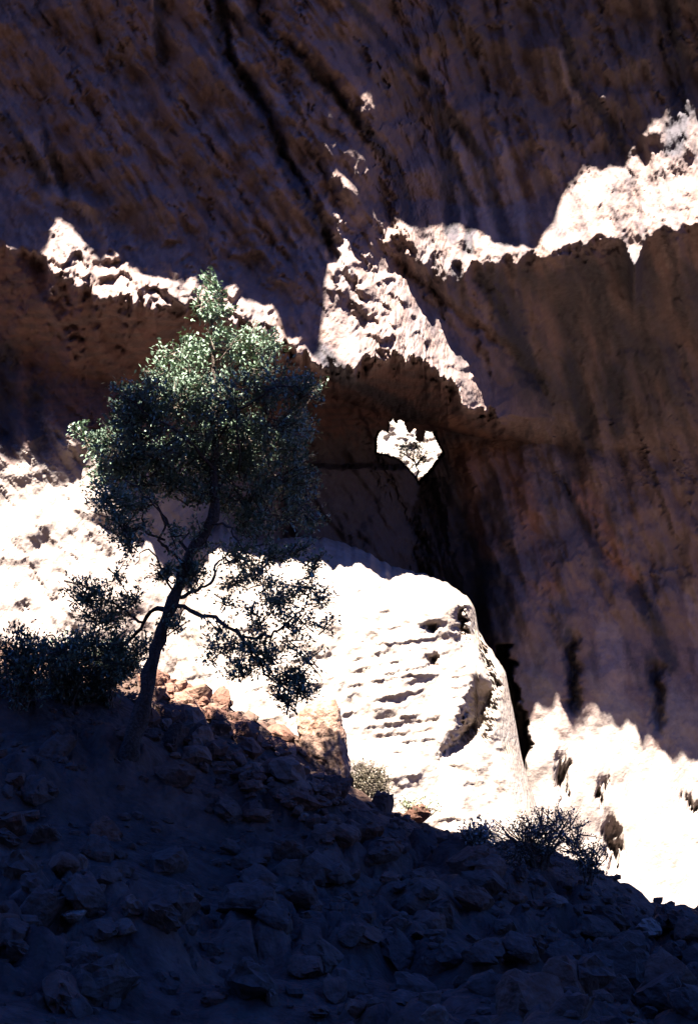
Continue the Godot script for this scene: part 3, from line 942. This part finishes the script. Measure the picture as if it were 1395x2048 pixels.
# sprays of leaves filling an ellipsoid; twigs go to the SurfaceTool
func clump(L: Leaves, tw: SurfaceTool, c: Vector3, r: Vector3, sprays: int, per: int, ll: float, base: Color, spread := 0.13) -> void:
	for s in sprays:
		var q := rvec()
		q = q.normalized() * pow(q.length(), 0.55) * (1.0 if s % 8 != 0 else 1.3)
		var p := c + q * r
		var out := (q * r).normalized() + Vector3(0, 0.35, 0)
		out = (out + rvec() * 0.6).normalized()
		var tint := base * rng.randf_range(0.7, 1.3)
		if tw != null and s % 2 == 0:
			tube(tw, [p - out * spread * 2.2 + rvec() * 0.03, p, p + out * spread], [0.009, 0.006, 0.002], Color(0.13, 0.11, 0.095), 3)
		for i in per:
			var t := rng.randf_range(-1.0, 1.0)
			var lp := p + out * spread * t + rvec() * spread * 0.75
			var dir := (out * 0.5 + rvec()).normalized()
			var up := (Vector3.UP + rvec() * 0.9).normalized()
			var col := tint * rng.randf_range(0.8, 1.2)
			col.a = 1.0
			L.leaf(lp, dir, up, ll * rng.randf_range(0.7, 1.3), ll * rng.randf_range(0.2, 0.32), col)

func build_tree() -> void:
	var base := on_ground(256, 1510)
	var D := tree_d
	var t := thing("leaning_tree", "leaning evergreen tree with sunlit top standing on the dark slope", "tree", base)
	var px2 := func(x, y, o = 0.0): return at(x, y, D + o) - base
	# trunk
	var rp := K * D
	var st := SurfaceTool.new()
	st.begin(Mesh.PRIMITIVE_TRIANGLES)
	var bark := Color(0.085, 0.07, 0.062)
	var tr := curve_pts([[px2.call(246, 1560), 25 * rp], [px2.call(256, 1510), 21 * rp], [px2.call(290, 1390), 15 * rp], [px2.call(312, 1300), 12.5 * rp], [px2.call(348, 1195), 11.5 * rp], [px2.call(380, 1110), 11 * rp], [px2.call(425, 1035), 11 * rp], [px2.call(428, 950), 8 * rp], [px2.call(432, 850), 6 * rp], [px2.call(430, 760), 4.5 * rp], [px2.call(426, 680), 3 * rp], [px2.call(420, 600), 1.5 * rp]], 0.012, 5)
	tube(st, tr[0], tr[1], bark, 12)
	st.generate_normals()
	mesh_node("trunk", st.commit(), M.bark, t)
	# limbs: half widths in pixels, (x, y, depth offset)
	var limbs := [
		[5, [350, 1205, 0], [395, 1228, -0.1], [440, 1240, -0.3], [480, 1270, -0.4], [540, 1270, -0.6], [575, 1245, -0.7], [605, 1215, -0.7]],
		[4, [470, 1258, -0.4], [500, 1300, -0.5], [530, 1345, -0.6], [580, 1390, -0.6]],
		[4, [362, 1195, 0], [395, 1180, 0.2], [425, 1160, 0.3], [432, 1130, 0.5], [470, 1100, 0.7], [540, 1090, 0.9]],
		[5, [335, 1215, 0], [300, 1228, 0.3], [275, 1265, 0.4], [230, 1300, 0.5], [170, 1318, 0.6], [100, 1310, 0.7]],
		[3, [285, 1245, 0.3], [250, 1220, 0.2], [200, 1190, 0.2], [165, 1175, 0.1]],
		[3.5, [372, 1125, 0], [340, 1100, -0.3], [320, 1080, -0.5], [330, 1050, -0.5], [300, 1000, -0.7], [250, 960, -0.8]],
		[3.5, [378, 1115, 0], [340, 1050, 0.3], [312, 1005, 0.5], [270, 930, 0.7], [220, 900, 0.8], [160, 870, 0.8]],
		[2.5, [330, 1080, -0.4], [290, 1060, -0.5], [282, 1020, -0.6], [235, 1030, -0.7]],
		[3, [415, 1045, 0], [455, 1050, -0.2], [475, 1080, -0.3], [500, 1120, -0.4]],
		[3.5, [427, 985, 0], [480, 930, 0.4], [540, 890, 0.6], [590, 850, 0.8], [635, 775, 0.9]],
		[3.5, [428, 940, 0], [370, 880, -0.4], [300, 830, -0.6], [250, 790, -0.8]],
		[3, [431, 880, 0], [480, 820, -0.4], [540, 780, -0.6], [590, 770, -0.7]],
		[3, [432, 830, 0], [390, 770, 0.3], [362, 720, 0.4], [345, 690, 0.4]],
		[2.5, [430, 790, 0], [470, 740, 0.3], [505, 700, 0.4], [525, 670, 0.5]],
		[2.5, [429, 730, 0], [455, 700, -0.2], [480, 670, -0.3]],
		[2.5, [480, 955, 0.2], [478, 900, -0.3], [476, 840, -0.5], [470, 780, -0.6]],
		[2.5, [345, 1180, 0], [300, 1100, -0.2], [270, 1130, -0.3]],
		[2, [365, 1150, 0], [400, 1120, 0.2], [440, 1090, 0.3]]]
	for l in limbs:
		var raw := []
		for i in range(1, l.size()):
			var f := (i - 1) / float(l.size() - 2)
			raw.append([px2.call(l[i][0], l[i][1], l[i][2]), l[0] * rp * lerpf(1.0, 0.3, f)])
		var sl := SurfaceTool.new()
		sl.begin(Mesh.PRIMITIVE_TRIANGLES)
		var cp := curve_pts(raw, 0.018, 4)
		tube(sl, cp[0], cp[1], bark, 7)
		sl.generate_normals()
		mesh_node("limb", sl.commit(), M.bark, t)
	# foliage: part, x, y, depth offset, radii in pixels, sprays
	var green := Color(0.095, 0.135, 0.095)
	var groups := {
		"treetop_foliage": [[420, 610, 0, 30, 34, 60], [428, 572, 0, 12, 24, 12], [500, 690, 0.3, 45, 32, 75], [440, 690, 0, 50, 28, 55], [372, 705, 0.3, 38, 30, 60], [520, 740, 0.2, 40, 30, 45], [560, 770, -0.4, 50, 32, 60], [600, 785, -0.3, 36, 28, 40], [632, 772, 0.8, 10, 14, 6], [545, 700, 0.5, 25, 20, 20], [400, 745, 0.2, 50, 34, 70], [460, 790, -0.4, 60, 40, 90], [290, 795, -0.5, 58, 34, 110], [350, 790, -0.2, 60, 40, 120], [270, 830, -0.4, 45, 34, 80], [420, 840, -0.2, 70, 44, 120], [540, 830, -0.2, 66, 42, 110], [330, 745, 0.2, 26, 20, 24], [150, 850, 0.8, 12, 16, 9], [185, 885, 0.8, 18, 22, 20], [165, 872, 0.8, 10, 20, 6]],
		"crown_foliage": [[240, 900, 0, 55, 50, 150], [300, 880, -0.3, 70, 50, 180], [280, 950, 0.1, 80, 44, 190], [360, 930, 0.2, 80, 60, 220], [440, 900, 0.3, 80, 60, 200], [520, 890, 0.3, 70, 56, 170], [560, 940, 0.4, 66, 60, 170], [480, 970, 0.3, 70, 60, 170], [400, 985, 0.1, 60, 24, 80], [550, 1020, 0.3, 60, 50, 130], [610, 1000, 0.6, 34, 60, 70], [500, 1050, 0.2, 40, 30, 50], [590, 860, 0.5, 40, 30, 50], [215, 965, 0.4, 34, 34, 50]],
		"left_foliage": [[230, 1010, -0.6, 40, 20, 36], [215, 985, -0.5, 26, 16, 18], [250, 1050, -0.6, 34, 30, 46], [262, 1085, -0.6, 14, 24, 18], [330, 1140, -0.2, 22, 18, 22], [290, 1000, -0.6, 24, 16, 16], [380, 1150, 0, 26, 30, 30], [250, 1180, 0.1, 50, 26, 12], [175, 1190, 0.1, 36, 24, 46], [205, 1230, 0.2, 44, 30, 60], [160, 1165, 0.1, 14, 10, 8], [235, 1150, 0.1, 10, 26, 6], [262, 1200, 0.2, 14, 24, 12], [215, 1290, 0.4, 60, 30, 80], [250, 1320, 0.3, 40, 26, 46], [290, 1300, 0.2, 24, 30, 16], [130, 1300, 0.6, 60, 28, 80], [345, 1250, 0, 20, 30, 16], [350, 1060, -0.4, 20, 40, 14], [400, 1080, 0, 30, 30, 14]],
		"right_foliage": [[470, 1110, 0.6, 36, 22, 40], [510, 1140, 0.7, 30, 20, 34], [545, 1110, 0.8, 34, 20, 34], [590, 1095, 0.8, 28, 16, 22], [625, 1130, 0.6, 22, 26, 22], [605, 1180, -0.4, 36, 20, 30], [640, 1190, -0.6, 18, 24, 18], [560, 1200, -0.5, 34, 18, 34], [530, 1170, 0.4, 24, 20, 18], [470, 1160, 0.4, 26, 18, 28], [450, 1200, 0, 24, 12, 12], [520, 1240, -0.5, 30, 24, 30], [600, 1240, -0.7, 40, 18, 30], [640, 1250, -0.7, 30, 12, 10], [500, 1290, -0.5, 34, 22, 40], [450, 1290, -0.4, 30, 26, 22], [540, 1310, -0.5, 30, 24, 36], [480, 1335, -0.5, 30, 14, 30], [570, 1350, -0.6, 34, 18, 40], [600, 1375, -0.6, 24, 20, 40], [570, 1395, -0.6, 20, 24, 30], [620, 1320, -0.7, 22, 22, 16], [440, 1250, -0.2, 26, 20, 12], [430, 1320, -0.3, 26, 18, 8], [575, 1280, -0.6, 40, 20, 14]]}
	for g in groups:
		var L := Leaves.new()
		var tw := SurfaceTool.new()
		tw.begin(Mesh.PRIMITIVE_TRIANGLES)
		for k in groups[g]:
			var c: Vector3 = px2.call(k[0], k[1], k[2])
			clump(L, tw, c, Vector3(k[3] * rp, k[4] * rp, (k[3] + k[4]) * 0.55 * rp), int(k[5] * {"treetop_foliage": 0.55, "crown_foliage": 0.52, "left_foliage": 0.8, "right_foliage": 0.62}[g]), 20, 0.047, green, 0.085)
		tw.generate_normals()
		var f := mesh_node(g, L.mesh(), M.leaf, t)
		mesh_node("twigs", tw.commit(), M.bark, f)

func shrub(called: String, label: String, foot: Vector3, r: Vector3, sprays: int, stems: int, col: Color, ll := 0.05, group := "") -> void:
	var t := thing(called, label, "shrub", foot, group)
	var st := SurfaceTool.new()
	st.begin(Mesh.PRIMITIVE_TRIANGLES)
	var L := Leaves.new()
	for i in stems:
		var e := Vector3(rng.randf_range(-0.8, 0.8) * r.x, r.y * rng.randf_range(0.8, 1.35), rng.randf_range(-0.8, 0.8) * r.z)
		var cp := curve_pts([[Vector3(e.x * 0.1, -0.1, e.z * 0.1), 0.025 * r.y + 0.006], [e * 0.5 + rvec() * 0.1 * r.y, 0.015 * r.y + 0.004], [e, 0.003]], 0.02, 4)
		tube(st, cp[0], cp[1], Color(0.15, 0.12, 0.10), 5)
	for i in 5:
		var o := rvec() * r * 0.55
		clump(L, st, Vector3(0, r.y, 0) + o, r * rng.randf_range(0.4, 0.65), int(sprays / 5.0), 14, ll, col, ll * 2.0)
	st.generate_normals()
	mesh_node("stems", st.commit(), M.bark, t)
	mesh_node("foliage", L.mesh(), M.leaf, t)

func build_shrubs() -> void:
	var dk := Color(0.065, 0.085, 0.06)
	for s in [
		[40, 1420, 85, 78, 260, "dark shrub at the left edge, leftmost of those under the tree"],
		[135, 1410, 80, 66, 240, "dark shrub left of the trunk between two other dark shrubs"],
		[220, 1420, 60, 62, 200, "dark shrub close beside the foot of the leaning trunk"]]:
		var p := on_ground(s[0], s[1])
		var d := p.distance_to(Vector3(0, EYE, 0)) * K
		shrub("shrub", s[5], p, Vector3(s[2] * d, s[3] * d, s[2] * d * 0.8), s[4], 9, dk, 0.05)
	var p := on_ground(735, 1585)
	var d := 24.0 * K
	shrub("shrub", "dark shrub in the sun on the crest right of the tan block", p, Vector3(52 * d, 24 * d, 36 * d), 330, 9, Color(0.06, 0.05, 0.036), 0.036)
	p = on_ground(830, 1612)
	shrub("shrub", "low sparse shrub on the sunlit crest right of the dark shrub", p + Vector3(0, 0.02, 0), Vector3(46 * d, 15 * d, 36 * d), 30, 8, Color(0.09, 0.1, 0.06), 0.045)
	p = on_ground(1075, 1735)
	d = p.distance_to(Vector3(0, EYE, 0)) * K
	shrub("shrub", "grey wispy bush on the crest at right before the white wall", p, Vector3(110 * d, 70 * d, 70 * d), 280, 14, Color(0.15, 0.135, 0.11), 0.03)
	p = on_ground(1170, 1770)
	shrub("shrub", "smaller grey bush on the crest just right of the wispy bush", p, Vector3(45 * d, 60 * d, 40 * d), 120, 6, Color(0.13, 0.115, 0.09), 0.03)
	p = on_ground(950, 1690)
	shrub("shrub", "low pale tuft on the crest left of the wispy bush", p, Vector3(45 * d, 15 * d, 40 * d), 50, 8, Color(0.18, 0.17, 0.15), 0.045)
	# the little tree in the window
	var b := at(832, 958, 44.6)
	var t := thing("small_tree", "small dark tree growing in the window through the rock", "tree", b)
	var st := SurfaceTool.new()
	st.begin(Mesh.PRIMITIVE_TRIANGLES)
	var f := func(x, y): return at(x, y, 44.6) - b
	for l in [[[832, 966], [834, 940], [826, 915], [830, 892]], [[830, 925], [812, 910], [800, 905]], [[832, 930], [845, 915], [852, 900]]]:
		var raw := []
		for i in l.size(): raw.append([f.call(l[i][0], l[i][1]), lerpf(0.035, 0.012, i / float(l.size() - 1))])
		var cp := curve_pts(raw, 0.02)
		tube(st, cp[0], cp[1], Color(0.1, 0.09, 0.08), 6)
	st.generate_normals()
	mesh_node("trunk", st.commit(), M.bark, t)
	var L := Leaves.new()
	for k in [[812, 897, 16, 7, 22], [838, 894, 9, 9, 12], [803, 910, 10, 7, 10], [830, 912, 12, 9, 14], [846, 922, 11, 6, 8], [825, 932, 8, 6, 6]]:
		clump(L, null, f.call(k[0], k[1]), Vector3(k[2], k[3], k[2]) * K * 44.6, k[4], 14, 0.08, Color(0.085, 0.115, 0.08), 0.15)
	mesh_node("crown", L.mesh(), M.leaf, t)

# ---------------------------------------------------------------- scene
func _ready() -> void:
	rng.seed = 20240
	var cam := Camera3D.new()
	cam.name = "camera"
	cam.position = Vector3(0, EYE, 0)
	cam.rotation_degrees = Vector3(PITCH, 0, 0)
	cam.fov = 40.0
	cam.near = 0.1
	cam.far = 600.0
	add_child(cam)
	cam.current = true
	var we := WorldEnvironment.new()
	we.name = "environment"
	var env := Environment.new()
	env.background_mode = Environment.BG_SKY
	var sky := Sky.new()
	var sm := ProceduralSkyMaterial.new()
	sm.sky_top_color = Color(0.14, 0.34, 0.76)
	sm.sky_horizon_color = Color(0.44, 0.60, 0.86)
	sm.ground_bottom_color = Color(0.2, 0.16, 0.14)
	sm.ground_horizon_color = Color(0.32, 0.28, 0.27)
	sm.sky_curve = 0.12
	sky.sky_material = sm
	env.sky = sky
	env.background_energy_multiplier = 0.22
	env.tonemap_mode = Environment.TONE_MAPPER_LINEAR
	env.tonemap_exposure = 12.0
	env.sdfgi_enabled = true
	env.ssao_enabled = true
	env.ssil_enabled = true
	we.environment = env
	add_child(we)
	var el := deg_to_rad(45.0)
	var az := deg_to_rad(10.0)
	SUN = Vector3(-sin(az) * cos(el), sin(el), cos(az) * cos(el))
	var sun := DirectionalLight3D.new()
	sun.name = "sun"
	sun.light_energy = 1.6
	sun.light_color = Color(1.0, 0.96, 0.9)
	sun.light_angular_distance = 0.5
	sun.shadow_enabled = true
	sun.directional_shadow_max_distance = 200.0
	add_child(sun)
	sun.look_at_from_position(SUN * 100.0, Vector3.ZERO)

	make_materials()
	build_cliff()
	build_shade_brow()
	build_buttress()
	build_far_cliff()
	build_ground()
	tree_d = (on_ground(256, 1510) - Vector3(0, EYE, 0)).dot(Vector3(0, sn, -cs))
	build_opposite()
	build_stones()
	build_tree()
	build_shrubs()
